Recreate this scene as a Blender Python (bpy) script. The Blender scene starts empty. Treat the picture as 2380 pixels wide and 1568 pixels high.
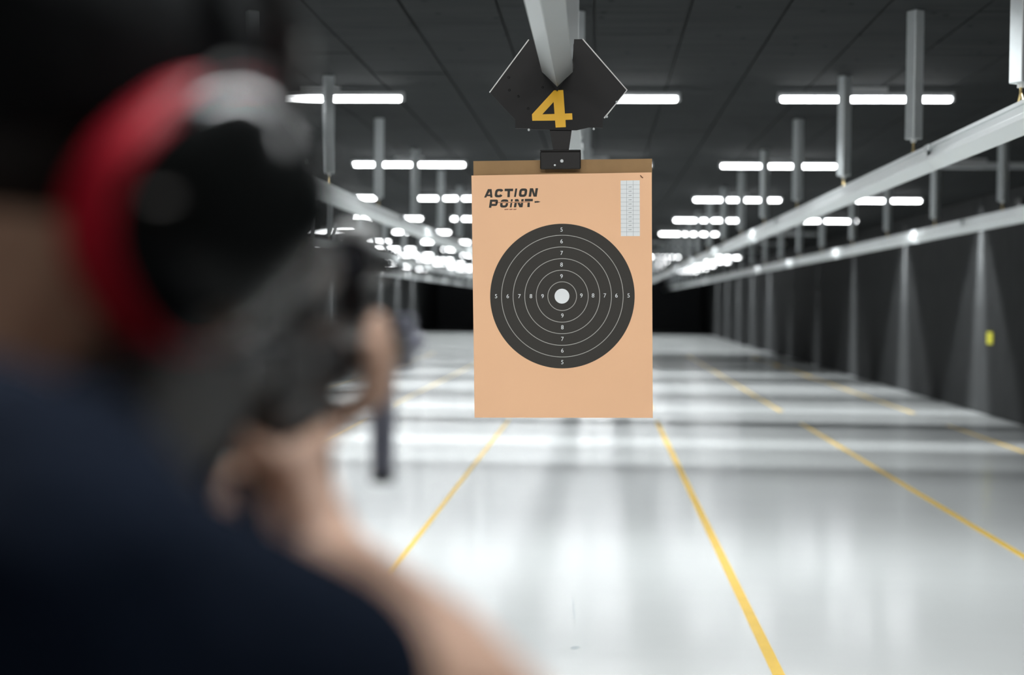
import bpy, bmesh, math, random
from mathutils import Vector, Matrix
random.seed(7)
scene = bpy.context.scene
C = scene.collection

# ------------------------------------------------------------------ camera
CAM_H = 1.455
cd = bpy.data.cameras.new('camera'); cam = bpy.data.objects.new('camera', cd); C.objects.link(cam)
cd.sensor_width = 36.0; cd.lens = 50.0
FPX = 2380 * 50 / 36
yaw, pitch, roll = math.atan(203 / FPX), math.atan(82 / FPX), 0.010
fwd = Vector((-math.sin(yaw) * math.cos(pitch), math.cos(yaw) * math.cos(pitch), -math.sin(pitch)))
rgt = fwd.cross(Vector((0, 0, 1))).normalized(); upv = rgt.cross(fwd)
rgt2 = rgt * math.cos(roll) + upv * math.sin(roll); upv2 = upv * math.cos(roll) - rgt * math.sin(roll)
M = Matrix((rgt2, upv2, -fwd)).transposed().to_4x4(); M.translation = Vector((0, 0, CAM_H))
cam.matrix_world = M
cd.dof.use_dof = True; cd.dof.focus_distance = 4.40; cd.dof.aperture_fstop = 1.75
cd.clip_start = 0.02; cd.clip_end = 300
scene.camera = cam

# ------------------------------------------------------------------ world, exposure, lamp strengths
w = bpy.data.worlds.new('world'); scene.world = w; w.use_nodes = True
w.node_tree.nodes['Background'].inputs[0].default_value = (0.5, 0.55, 0.6, 1)
w.node_tree.nodes['Background'].inputs[1].default_value = 0.0
scene.view_settings.view_transform = 'Standard'; scene.view_settings.look = 'None'
scene.view_settings.exposure = 0.0; scene.view_settings.gamma = 1.0
LAMP_W, NEAR_W, TUBE_E = 92.0, 40.0, 16.0
TARGET_FILL_W, BACK_FILL_W = 15.5, 16.0

# ------------------------------------------------------------------ materials
def mat(name, col, rough=0.5, metal=0.0, noise=0.0, scale=8.0, bump=0.0, bscale=60.0, spec=0.5, stretch=(1, 1, 1), emit=0.0, coat=0.0):
    m = bpy.data.materials.new(name); m.use_nodes = True
    nt = m.node_tree; b = nt.nodes['Principled BSDF']
    b.inputs['Base Color'].default_value = (*col, 1); b.inputs['Roughness'].default_value = rough
    b.inputs['Metallic'].default_value = metal; b.inputs['Specular IOR Level'].default_value = spec
    b.inputs['Coat Weight'].default_value = coat
    if emit:
        b.inputs['Emission Color'].default_value = (*col, 1); b.inputs['Emission Strength'].default_value = emit
    tc = nt.nodes.new('ShaderNodeTexCoord'); mp = nt.nodes.new('ShaderNodeMapping'); mp.inputs['Scale'].default_value = stretch
    nt.links.new(tc.outputs['Object'], mp.inputs['Vector'])
    if noise:
        n = nt.nodes.new('ShaderNodeTexNoise'); n.inputs['Scale'].default_value = scale; n.inputs['Detail'].default_value = 5
        nt.links.new(mp.outputs[0], n.inputs['Vector'])
        r = nt.nodes.new('ShaderNodeMix'); r.data_type = 'RGBA'
        r.inputs[6].default_value = (*[c * (1 - noise) for c in col], 1); r.inputs[7].default_value = (*[min(1, c * (1 + noise)) for c in col], 1)
        nt.links.new(n.outputs['Fac'], r.inputs[0]); nt.links.new(r.outputs[2], b.inputs['Base Color'])
    if bump:
        n2 = nt.nodes.new('ShaderNodeTexNoise'); n2.inputs['Scale'].default_value = bscale; n2.inputs['Detail'].default_value = 4
        nt.links.new(mp.outputs[0], n2.inputs['Vector'])
        bp = nt.nodes.new('ShaderNodeBump'); bp.inputs['Strength'].default_value = bump; bp.inputs['Distance'].default_value = 0.005
        nt.links.new(n2.outputs['Fac'], bp.inputs['Height']); nt.links.new(bp.outputs[0], b.inputs['Normal'])
    return m

def floor_material():
    m = mat('floor_epoxy', (0.66, 0.68, 0.68), 0.2, noise=0.05, scale=0.9, bump=0.06, bscale=2.2, spec=0.6)
    nt = m.node_tree; b = nt.nodes['Principled BSDF']
    tc = nt.nodes.new('ShaderNodeTexCoord')
    mp = nt.nodes.new('ShaderNodeMapping'); mp.inputs['Scale'].default_value = (0.35, 6.0, 1)
    n = nt.nodes.new('ShaderNodeTexNoise'); n.inputs['Scale'].default_value = 2.0; n.inputs['Detail'].default_value = 6
    nt.links.new(tc.outputs['Object'], mp.inputs['Vector']); nt.links.new(mp.outputs[0], n.inputs['Vector'])
    mr = nt.nodes.new('ShaderNodeMapRange'); mr.inputs[3].default_value = 0.13; mr.inputs[4].default_value = 0.19
    nt.links.new(n.outputs['Fac'], mr.inputs[0]); nt.links.new(mr.outputs[0], b.inputs['Roughness'])
    return m

def ceiling_material():
    m = mat('ceiling_board', (0.062, 0.066, 0.068), 0.9, bump=0.25, bscale=90, spec=0.05)
    nt = m.node_tree; b = nt.nodes['Principled BSDF']
    g = nt.nodes.new('ShaderNodeNewGeometry')
    mp = nt.nodes.new('ShaderNodeMapping'); mp.inputs['Scale'].default_value = (0.7, 7.0, 1)
    n = nt.nodes.new('ShaderNodeTexNoise'); n.inputs['Scale'].default_value = 1.6; n.inputs['Detail'].default_value = 6
    nt.links.new(g.outputs['Position'], mp.inputs['Vector']); nt.links.new(mp.outputs[0], n.inputs['Vector'])
    mx = nt.nodes.new('ShaderNodeMix'); mx.data_type = 'RGBA'
    mx.inputs[6].default_value = (0.0115, 0.0127, 0.0131, 1); mx.inputs[7].default_value = (0.036, 0.0385, 0.0393, 1)
    nt.links.new(n.outputs['Fac'], mx.inputs[0])
    # scattered dark anchor holes
    v = nt.nodes.new('ShaderNodeTexVoronoi'); v.inputs['Scale'].default_value = 2.3; v.voronoi_dimensions = '2D'
    nt.links.new(g.outputs['Position'], v.inputs['Vector'])
    cr = nt.nodes.new('ShaderNodeMapRange'); cr.inputs[1].default_value = 0.028; cr.inputs[2].default_value = 0.05
    cr.inputs[3].default_value = 0.25; cr.inputs[4].default_value = 1.0
    nt.links.new(v.outputs['Distance'], cr.inputs[0])
    mu = nt.nodes.new('ShaderNodeMix'); mu.data_type = 'RGBA'; mu.blend_type = 'MULTIPLY'; mu.inputs[0].default_value = 1
    nt.links.new(mx.outputs[2], mu.inputs[6]); nt.links.new(cr.outputs[0], mu.inputs[7]); nt.links.new(mu.outputs[2], b.inputs['Base Color'])
    return m

MT = {
    'floor': floor_material(), 'ceil': ceiling_material(),
    'slab': mat('dark_slab', (0.02, 0.021, 0.022), 0.9, noise=0.2),
    'wall': mat('wall_rubber', (0.023, 0.0242, 0.0248), 0.8, noise=0.25, scale=3, bump=0.2, spec=0.15),
    'far': mat('trap_steel', (0.012, 0.014, 0.018), 0.6, noise=0.3),
    'line': mat('yellow_line_paint', (0.80, 0.53, 0.09), 0.35, noise=0.12, scale=6),
    'alu': mat('rail_aluminium', (0.62, 0.65, 0.65), 0.38, metal=0.75, noise=0.08, scale=4, stretch=(1, 0.3, 1)),
    'zinc': mat('zinc_steel', (0.50, 0.53, 0.54), 0.45, metal=0.55, noise=0.12, scale=12),
    'brass': mat('brass', (0.55, 0.42, 0.20), 0.35, metal=0.9, noise=0.1),
    'black': mat('black_paint', (0.010, 0.0095, 0.0095), 0.5, noise=0.2, scale=20, spec=0.3),
    'plate': mat('plate_black', (0.012, 0.012, 0.0125), 0.6, noise=0.15, scale=25, spec=0.25),
    'edge': mat('cut_aluminium', (0.75, 0.76, 0.75), 0.4, metal=0.1, noise=0.05),
    'yellow': mat('yellow_vinyl', (0.78, 0.43, 0.012), 0.45, noise=0.05),
    'kraft': mat('kraft_board', (0.30, 0.185, 0.085), 0.85, noise=0.10, scale=30),
    'sheet': mat('peach_card', (0.86, 0.52, 0.31), 0.7, noise=0.03, scale=5),
    'ink': mat('ink_charcoal', (0.048, 0.046, 0.042), 0.8, noise=0.06, spec=0.2),
    'ring': mat('ring_grey', (0.40, 0.40, 0.38), 0.7, noise=0.04),
    'white': mat('print_white', (0.78, 0.82, 0.84), 0.7, noise=0.02),
    'grey': mat('print_grey', (0.42, 0.46, 0.48), 0.7, noise=0.05),
    'rust': mat('print_rust', (0.30, 0.12, 0.07), 0.7, noise=0.05),
    'housing': mat('lamp_housing', (0.55, 0.56, 0.57), 0.5, noise=0.05),
    'tube': mat('lamp_tube_lit', (0.97, 0.99, 1.0), 0.4, noise=0.0, emit=TUBE_E),
    'tube_off': mat('lamp_tube_off', (0.45, 0.47, 0.48), 0.25, noise=0.05),
    'skin': mat('skin', (0.60, 0.375, 0.27), 0.5, noise=0.10, scale=30, bump=0.08, bscale=300),
    'navy': mat('navy_cotton', (0.0055, 0.0095, 0.020), 0.95, noise=0.25, scale=60, bump=0.4, bscale=500, spec=0.06),
    'denim': mat('trouser_cloth', (0.03, 0.03, 0.035), 0.9, noise=0.2, scale=60, bump=0.3, bscale=400, spec=0.2),
    'shoe': mat('shoe_leather', (0.02, 0.018, 0.016), 0.5, noise=0.2),
    'sole': mat('shoe_rubber', (0.10, 0.10, 0.10), 0.8, noise=0.1),
    'hair': mat('hair_dark', (0.012, 0.010, 0.009), 0.6, noise=0.3, scale=80, bump=0.5, bscale=200),
    'cap': mat('cap_cloth', (0.008, 0.009, 0.010), 0.8, noise=0.2, scale=80, bump=0.4, bscale=500, spec=0.1),
    'capgrey': mat('cap_thread_grey', (0.20, 0.20, 0.19), 0.7, noise=0.1),
    'red': mat('muff_red', (0.68, 0.006, 0.032), 0.5, noise=0.05),
    'muff': mat('muff_black', (0.010, 0.011, 0.011), 0.14, noise=0.1, spec=0.22),
    'foam': mat('muff_cushion', (0.010, 0.010, 0.010), 0.6, noise=0.1),
    'gun': mat('gun_black', (0.030, 0.032, 0.034), 0.42, metal=0.2, noise=0.2, scale=25),
    'polymer': mat('gun_polymer', (0.022, 0.023, 0.024), 0.6, noise=0.2, scale=40),
    'steelblue': mat('blued_steel', (0.26, 0.265, 0.33), 0.45, metal=0.1, noise=0.1),
    'frame': mat('glasses_blue', (0.012, 0.03, 0.07), 0.3, noise=0.1),
    'eye': mat('eye_white', (0.7, 0.68, 0.65), 0.3, noise=0.02),
    'tag': mat('yellow_tag', (0.62, 0.58, 0.03), 0.5, noise=0.05),
    'brown': mat('staple_mark', (0.16, 0.06, 0.03), 0.6, noise=0.1),
}
def glass_mat():
    m = mat('lens_smoke', (0.55, 0.60, 0.70), 0.05, noise=0.0)
    b = m.node_tree.nodes['Principled BSDF']; b.inputs['Transmission Weight'].default_value = 0.9; b.inputs['IOR'].default_value = 1.2
    return m
MT['lens'] = glass_mat()

# ------------------------------------------------------------------ helpers
def tag(o, label=None, cat=None, group=None, kind=None):
    if label: o['label'] = label
    if cat: o['category'] = cat
    if group: o['group'] = group
    if kind: o['kind'] = kind
    return o
def link(name, me, m=None, parent=None, loc=(0, 0, 0), rot=(0, 0, 0)):
    o = bpy.data.objects.new(name, me); C.objects.link(o)
    if m is not None and me is not None and len(me.materials) == 0: me.materials.append(MT[m] if isinstance(m, str) else m)
    o.location = loc; o.rotation_euler = rot
    if parent is not None: o.parent = parent
    return o
def empty(name, loc=(0, 0, 0), rot=(0, 0, 0)):
    o = bpy.data.objects.new(name, None); C.objects.link(o); o.location = loc; o.rotation_euler = rot
    o.empty_display_size = 0.05
    return o
def copy_tree(o, parent=None):
    c = o.copy(); C.objects.link(c); c.parent = parent
    for ch in list(o.children):
        copy_tree(ch, c)
    return c
def to_me(bm, name, smooth=False):
    bmesh.ops.recalc_face_normals(bm, faces=bm.faces)
    me = bpy.data.meshes.new(name); bm.to_mesh(me); bm.free()
    if smooth:
        for p in me.polygons: p.use_smooth = True
    return me
def box_bm(size, c=(0, 0, 0), bev=0.0, seg=1, bm=None):
    own = bmesh.new()
    bmesh.ops.create_cube(own, size=1)
    for v in own.verts: v.co = Vector((v.co.x * size[0] + c[0], v.co.y * size[1] + c[1], v.co.z * size[2] + c[2]))
    if bev: bmesh.ops.bevel(own, geom=list(own.edges), offset=bev, segments=seg, affect='EDGES', profile=0.7)
    if bm is None: return own
    t = bpy.data.meshes.new('t'); own.to_mesh(t); own.free(); bm.from_mesh(t); bpy.data.meshes.remove(t)
    return bm
def box(name, size, c, m, parent=None, bev=0.0, seg=1, loc=(0, 0, 0), rot=(0, 0, 0)):
    return link(name, to_me(box_bm(size, c, bev, seg), name), m, parent, loc, rot)
def tube_bm(pts, r, n=10, bm=None, caps=True):
    """swept round tube along points; r a number or a list"""
    bm = bm or bmesh.new(); pts = [Vector(p) for p in pts]; rings = []
    rr = r if isinstance(r, (list, tuple)) else [r] * len(pts)
    prev = None
    for i, p in enumerate(pts):
        d = (pts[min(i + 1, len(pts) - 1)] - pts[max(i - 1, 0)]).normalized()
        a = prev if prev is not None else (Vector((0, 0, 1)) if abs(d.z) < 0.9 else Vector((1, 0, 0)))
        s = d.cross(a).normalized(); a = s.cross(d).normalized(); prev = a
        rings.append([bm.verts.new(p + (s * math.cos(2 * math.pi * k / n) + a * math.sin(2 * math.pi * k / n)) * rr[i]) for k in range(n)])
    for q in range(len(rings) - 1):
        for k in range(n): bm.faces.new((rings[q][k], rings[q][(k + 1) % n], rings[q + 1][(k + 1) % n], rings[q + 1][k]))
    if caps:
        bm.faces.new(rings[0][::-1]); bm.faces.new(rings[-1])
    return bm
def tube(name, pts, r, m, parent=None, n=10, smooth=True, **k):
    return link(name, to_me(tube_bm(pts, r, n), name, smooth), m, parent, **k)
def prism_bm(outline, y0, y1, bm=None):
    """outline in (x, z), extruded along y"""
    bm = bm or bmesh.new()
    a = [bm.verts.new((x, y0, z)) for x, z in outline]; b = [bm.verts.new((x, y1, z)) for x, z in outline]
    n = len(a)
    for k in range(n): bm.faces.new((a[k], a[(k + 1) % n], b[(k + 1) % n], b[k]))
    fa = bm.faces.new(a[::-1]); fb = bm.faces.new(b)
    bmesh.ops.triangulate(bm, faces=[fa, fb], ngon_method='EAR_CLIP')
    return bm
def side_prism_bm(outline, x0, x1, bm=None):
    """outline in (y, z), extruded along x"""
    bm = bm or bmesh.new()
    a = [bm.verts.new((x0, y, z)) for y, z in outline]; b = [bm.verts.new((x1, y, z)) for y, z in outline]
    n = len(a)
    for k in range(n): bm.faces.new((a[k], a[(k + 1) % n], b[(k + 1) % n], b[k]))
    fa = bm.faces.new(a[::-1]); fb = bm.faces.new(b)
    bmesh.ops.triangulate(bm, faces=[fa, fb], ngon_method='EAR_CLIP')
    return bm
def bevel_me(me, off, seg=2):
    bm = bmesh.new(); bm.from_mesh(me)
    es = [e for e in bm.edges if len(e.link_faces) == 2 and e.calc_face_angle(0) > 0.5]
    bmesh.ops.bevel(bm, geom=es, offset=off, segments=seg, affect='EDGES', clamp_overlap=True)
    bm.to_mesh(me); bm.free(); return me
def flat_mesh(loops, name, depth=0.0):
    """filled flat shape with holes: loops of (x, z); lies in the XZ plane facing -Y"""
    cu = bpy.data.curves.new(name, 'CURVE'); cu.dimensions = '2D'; cu.fill_mode = 'BOTH'; cu.extrude = depth
    for lp in loops:
        s = cu.splines.new('POLY'); s.points.add(len(lp) - 1); s.use_cyclic_u = True
        for q, (x, z) in zip(s.points, lp): q.co = (x, z, 0, 1)
    return curve_to_mesh(cu, name)
def curve_to_mesh(cu, name):
    o = bpy.data.objects.new('tmp', cu); C.objects.link(o)
    dg = bpy.context.evaluated_depsgraph_get(); dg.update()
    me = bpy.data.meshes.new_from_object(o.evaluated_get(dg)); me.name = name
    bpy.data.objects.remove(o); bpy.data.curves.remove(cu)
    me.transform(Matrix.Rotation(math.pi / 2, 4, 'X')); me.materials.clear()
    return me
def text_mesh(s, size, name, bold=0.0):
    cu = bpy.data.curves.new(name, 'FONT'); cu.body = s; cu.size = size; cu.align_x = 'CENTER'; cu.align_y = 'CENTER'; cu.offset = bold; cu.resolution_u = 4
    return curve_to_mesh(cu, name)
def arc(cx, cz, r, n=96, r2=None):
    r2 = r2 or r
    return [(cx + r * math.cos(2 * math.pi * k / n), cz + r2 * math.sin(2 * math.pi * k / n)) for k in range(n)]
def blob(name, segs, m, voxel=0.006, smooth=4, parent=None, ell=()):
    """one continuous surface grown round tapered limbs (p0, r0, p1, r1) and ellipsoids (centre, radii, 3x3)"""
    bm = bmesh.new()
    def sph(p, r):
        return bmesh.ops.create_icosphere(bm, subdivisions=2, radius=r, matrix=Matrix.Translation(p))['verts']
    for p0, r0, p1, r1 in segs:
        t = bmesh.new()
        bmesh.ops.create_icosphere(t, subdivisions=2, radius=r0, matrix=Matrix.Translation(Vector(p0)))
        bmesh.ops.create_icosphere(t, subdivisions=2, radius=r1, matrix=Matrix.Translation(Vector(p1)))
        h = bmesh.ops.convex_hull(t, input=list(t.verts))
        bmesh.ops.delete(t, geom=[g for g in h['geom_interior'] if isinstance(g, bmesh.types.BMVert)], context='VERTS')
        bmesh.ops.recalc_face_normals(t, faces=t.faces)
        q = bpy.data.meshes.new('t'); t.to_mesh(q); t.free(); bm.from_mesh(q); bpy.data.meshes.remove(q)
    for c, rad, rot in ell:
        mtx = Matrix.Translation(Vector(c)) @ rot.to_4x4() @ Matrix.Diagonal((*rad, 1))
        bmesh.ops.create_icosphere(bm, subdivisions=3, radius=1.0, matrix=mtx)
    me = bpy.data.meshes.new(name); bm.to_mesh(me); bm.free()
    o = bpy.data.objects.new('tmp', me); C.objects.link(o)
    rm = o.modifiers.new('r', 'REMESH'); rm.mode = 'VOXEL'; rm.voxel_size = voxel
    if smooth:
        sm = o.modifiers.new('s', 'SMOOTH'); sm.factor = 0.5; sm.iterations = smooth
    dg = bpy.context.evaluated_depsgraph_get(); dg.update()
    me2 = bpy.data.meshes.new_from_object(o.evaluated_get(dg)); me2.name = name
    bpy.data.objects.remove(o); bpy.data.meshes.remove(me)
    me2.materials.clear()
    for p in me2.polygons: p.use_smooth = True
    return link(name, me2, m, parent)
ORD = ['nearest', 'second nearest', 'third nearest', 'fourth nearest', 'fifth nearest', 'sixth nearest', 'seventh nearest', 'eighth nearest', 'ninth nearest', 'tenth nearest', 'eleventh nearest', 'twelfth nearest', 'thirteenth nearest', 'fourteenth nearest', 'fifteenth nearest', 'sixteenth nearest', 'seventeenth nearest', 'eighteenth nearest', 'nineteenth nearest', 'twentieth nearest']

# ------------------------------------------------------------------ the hall
XL, XR, Y0, Y1, ZC = -8.40, 5.20, -4.0, 74.0, 2.98
floor = tag(link('floor', to_me(box_bm((XR - XL + 0.4, Y1 - Y0, 0.1), ((XL + XR) / 2, (Y0 + Y1) / 2, -0.05)), 'floor'), 'floor'),
            'glossy pale grey epoxy floor with yellow lane lines', None, kind='structure')
def stripe(x, ya, yb, wd=0.05):
    box('lane_line', (wd, yb - ya, 0.002), (x, (ya + yb) / 2, 0.001), 'line', floor)
GAP0, GAP1 = 17.7, 19.6
for x in (-6.43, -4.66, -2.88, -1.105, 0.72, 2.49, 4.28):
    wd = 0.034 if x < -1 else 0.05
    stripe(x, 1.2, GAP0, wd); stripe(x, GAP1, 40.0, wd)
def scuff(pts, wd, m):
    b = bmesh.new(); n = len(pts); L, Rr = [], []
    for i, (x, y) in enumerate(pts):
        k = wd * (0.25 + math.sin(math.pi * (i + 0.5) / n)); L.append(b.verts.new((x - k, y, 0.0006))); Rr.append(b.verts.new((x + k, y + k * 0.3, 0.0006)))
    for i in range(n - 1): b.faces.new((L[i], Rr[i], Rr[i + 1], L[i + 1]))
    link('floor_scuff', to_me(b, 'floor_scuff'), m, floor)
scuff([(-0.090, 5.950), (-0.089, 5.966), (-0.086, 5.985), (-0.084, 6.0)], 0.014, 'grey')
scuff([(-0.118, 6.97), (-0.108, 6.80), (-0.104, 6.66), (-0.096, 6.50)], 0.003, 'grey')
ceil_ = tag(link('ceiling', to_me(box_bm((XR - XL + 0.4, Y1 - Y0, 0.1), ((XL + XR) / 2, (Y0 + Y1) / 2, ZC + 0.075)), 'ceiling'), 'slab'),
            'dark grey ceiling of long narrow boards', None, kind='structure')
PW, PL = 0.497, 1.25
pme = to_me(box_bm((PW - 0.010, PL - 0.008, 0.025), (0, 0, 0.0125), 0.003), 'ceiling_panel'); pme.materials.append(MT['ceil'])
cols = []
x = -0.047 - PW * 17 + PW / 2
while x < XR:
    if x - PW / 2 > XL - 0.25: cols.append(x)
    x += PW
rest = bmesh.new(); npanel = 0
slots = []
for ci, x in enumerate(cols):
    off = (ci * 0.37 % 1) * PL
    y = Y0 + PL / 2 - off
    while y < Y1:
        slots.append((x, y)); y += PL
def show(s):   # largest first: the panels in front of the camera, nearest first
    x, y = s
    vis = y > 6.6 and (-0.36 * y - 0.3) < x < 0.31 * y + 0.3
    return (0 if vis else 1, y if y > 0 else 100)
slots.sort(key=show)
for i, (x, y) in enumerate(slots):
    if i < 300:
        link('ceiling_panel', pme, None, ceil_, (x, y, ZC + random.uniform(0, 0.004)))
    else:
        box_bm((PW - 0.010, PL - 0.008, 0.025), (x, y, ZC + 0.0145), 0, 1, rest)
tag(link('ceiling_panel_field', to_me(rest, 'ceiling_panel_field'), 'ceil', ceil_), kind='stuff')

# walls of upright boards
WPW = 1.25
def wall(name, x, side, label):
    wb = tag(link(name, to_me(box_bm((0.2, Y1 - Y0, ZC), (x + side * 0.13, (Y0 + Y1) / 2, ZC / 2)), name), 'slab'), label, None, kind='structure')
    me = to_me(box_bm((0.03, WPW - 0.012, ZC - 0.03), (0, 0, 0), 0.004), 'wall_panel'); me.materials.append(MT['wall'])
    y = Y0 + WPW / 2
    while y < Y1:
        link('wall_panel', me, None, wb, (x + side * 0.015 + side * random.uniform(0, 0.003), y, ZC / 2))
        y += WPW
    return wb
wall('wall_right', XR, 1, 'dark grey right side wall of upright boards with light scallops')
wall('wall_left', XL, -1, 'dark grey left side wall of upright boards far behind the shooter')
tag(box('wall_far', (XR - XL + 0.4, 0.2, ZC), ((XL + XR) / 2, Y1 + 0.1, ZC / 2), 'far'), 'black wall closing the far end of the hall', None, kind='structure')
tag(box('wall_back', (XR - XL + 0.4, 0.2, ZC), ((XL + XR) / 2, Y0 - 0.1, ZC / 2), 'wall'), 'dark wall behind the firing line', None, kind='structure')

# ------------------------------------------------------------------ tube lamps across the lanes
ld = bpy.data.lights.new('lamp_light', 'AREA'); ld.shape = 'RECTANGLE'; ld.size = 1.14; ld.size_y = 0.05
ld.energy = LAMP_W; ld.color = (0.95, 0.99, 1.0)
def beam_profile(light, a0, a1, core):
    # photometric profile of a linear optic: a narrow bright core and a +-40 degree shoulder across the tube, wide along it
    light.use_nodes = True; nt = light.node_tree
    em = nt.nodes['Emission']; g = nt.nodes.new('ShaderNodeNewGeometry'); sp = nt.nodes.new('ShaderNodeSeparateXYZ')
    nt.links.new(g.outputs['Incoming'], sp.inputs[0])
    def mth(op, a, b=None):
        n = nt.nodes.new('ShaderNodeMath'); n.operation = op
        for i, v in enumerate((a, b)):
            if v is None: continue
            if hasattr(v, 'is_output'): nt.links.new(v, n.inputs[i])
            else: n.inputs[i].default_value = v
        return n.outputs[0]
    ang = mth('ARCTAN2', mth('ABSOLUTE', sp.outputs['Y']), mth('ABSOLUTE', sp.outputs['Z']))
    def band(a0, a1, v):
        m = nt.nodes.new('ShaderNodeMapRange'); m.interpolation_type = 'SMOOTHSTEP'
        m.inputs[1].default_value = math.radians(a0); m.inputs[2].default_value = math.radians(a1)
        m.inputs[3].default_value = v; m.inputs[4].default_value = 0.0
        nt.links.new(ang, m.inputs[0]); return m.outputs[0]
    ix2 = mth('MULTIPLY', sp.outputs['X'], sp.outputs['X'])
    ix4 = mth('MULTIPLY', ix2, ix2)
    iy2 = mth('MULTIPLY', sp.outputs['Y'], sp.outputs['Y'])
    wide = mth('ADD', mth('ADD', mth('MULTIPLY', ix2, 0.1), mth('MULTIPLY', iy2, 2.2)), 0.70)      # batwing
    tot = mth('ADD', mth('ADD', mth('MULTIPLY', band(a0, a1, 0.80), wide), mth('MULTIPLY', band(4, 16, core), mth('MULTIPLY', ix4, ix4))), 0.01)
    nt.links.new(tot, em.inputs['Strength'])
ld1 = ld.copy()
beam_profile(ld, 31, 42, 15.0)
beam_profile(ld1, 28, 62, 0.0)        # the front rows have softer optics
ld1.energy = LAMP_W * 0.80
ld0 = ld1.copy(); ld0.energy = NEAR_W
hous = to_me(box_bm((1.22, 0.05, 0.030), (0, 0, 0.030), 0.004), 'lamp_housing'); hous.materials.append(MT['housing'])
tb = tube_bm([(-0.585, 0, 0), (-0.58, 0, 0), (0.58, 0, 0), (0.585, 0, 0)], [0.016, 0.021, 0.021, 0.016], 10)
tbe = to_me(tb, 'lamp_tube', True); tbe.materials.append(MT['tube'])
tb_off = tbe.copy(); tb_off.materials.clear(); tb_off.materials.append(MT['tube_off'])
capm = to_me(box_bm((0.02, 0.05, 0.055), (0, 0, 0.012), 0.004), 'lamp_cap'); capm.materials.append(MT['housing'])
LAMP_X = [(-7.6, 'along the left wall'), (-5.75, 'far left of the target'), (-3.75, 'left of the first left rail'), (-2.0, 'left of the number four rail'),
          (-0.1, 'over the number four rail'), (1.84, 'just right of the number four rail'), (3.79, 'nearest the right wall')]
ROWS = [5.25 + 4.87 * k for k in range(-1, 13)]; ROWS[0] = 1.3; ROWS[1] = 6.0
def lamp(x, y, lit, label, group, data):
    t = empty('tube_lamp', (x, y, ZC - 0.082)); tag(t, label, 'lamp', group)
    link('lamp_housing', hous, None, t)
    link('lamp_tube', tbe if lit else tb_off, None, t)
    for s in (-1, 1): link('lamp_cap', capm, None, t, (s * 0.60, 0, 0))
    box_rod = link('lamp_stem', stem_me, None, t)
    if lit:
        l = bpy.data.objects.new('lamp_light', data); C.objects.link(l); l.parent = t; l.location = (0, 0, -0.024)
    return t
stem_me = to_me(box_bm((0.30, 0.03, 0.04), (0, 0, 0.0625)), 'lamp_stem'); stem_me.materials.append(MT['housing'])
for k, y in enumerate(ROWS):
    for ci, (x, place) in enumerate(LAMP_X):
        lit = True
        if k == 3 and ci == 6: lit = False
        if k == 6 and ci == 6: lit = False
        if k in (7, 8) and ci in (4, 5, 6): lit = False
        if k == 0 and ci not in (3, 4, 5): continue
        if k == 1 and ci in (0, 1, 6): continue
        if k == 2 and ci in (0, 6): continue
        dx = (0.0, 0.03, -0.02, 0.04, 0.0, -0.03, 0.02)[(k * 3 + ci) % 7]
        if k <= 6:
            lab = ('lit' if lit else 'unlit') + f' tube lamp {place}, {ORD[k]} lamp row'
            grp = f'tube lamps of the {ORD[k]} row'
        else:
            lab, grp = f'tiny distant {"lit" if lit else "unlit"} tube lamp {place}, {ORD[k]} lamp row', 'far tube lamps' + ('' if lit else ' switched off')
        lamp(x + dx, y, lit, lab, grp, (ld0, ld1, ld1)[k] if k < 3 else ld)

# flood lamps added out of view to brighten the targets and the shooter
fl = bpy.data.lights.new('target_fill_light', 'AREA'); fl.shape = 'RECTANGLE'; fl.size = 1.14; fl.size_y = 0.10; fl.energy = TARGET_FILL_W; fl.color = (1.0, 0.98, 0.95); fl.spread = math.radians(120)
bl = bpy.data.lights.new('back_fill_light', 'AREA'); bl.shape = 'RECTANGLE'; bl.size = 1.14; bl.size_y = 0.10; bl.energy = BACK_FILL_W; bl.color = (1.0, 0.97, 0.93)
fhous = to_me(box_bm((1.22, 0.13, 0.045), (0, 0, 0.030), 0.006), 'lamp_housing'); fhous.materials.append(MT['housing'])
def fill(x, y, tilt, data, label, group):
    t = empty('fill_lamp', (x, y, ZC - 0.12), (tilt, 0, 0)); tag(t, label, 'lamp', group)
    link('lamp_housing', fhous, None, t)
    for s in (-0.4, 0.4): box('lamp_bracket', (0.03, 0.03, 0.13), (s, 0, 0.10), 'housing', t)
    l = bpy.data.objects.new(data.name, data); C.objects.link(l); l.parent = t; l.location = (0, 0, 0.004)
for x, place in ((-3.75, 'far left of the number four lane'), (-1.98, 'left of the number four lane'), (-0.1, 'over the number four lane'), (1.75, 'right of the number four lane')):
    fill(x, 2.1, math.radians(50), fl, f'flood lamp added out of view, tilted downrange, {place}', 'flood lamps added to brighten the targets')
fill(-0.1, -1.6, 0, bl, 'dim lamp added on the ceiling behind the firing line', None)

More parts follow.
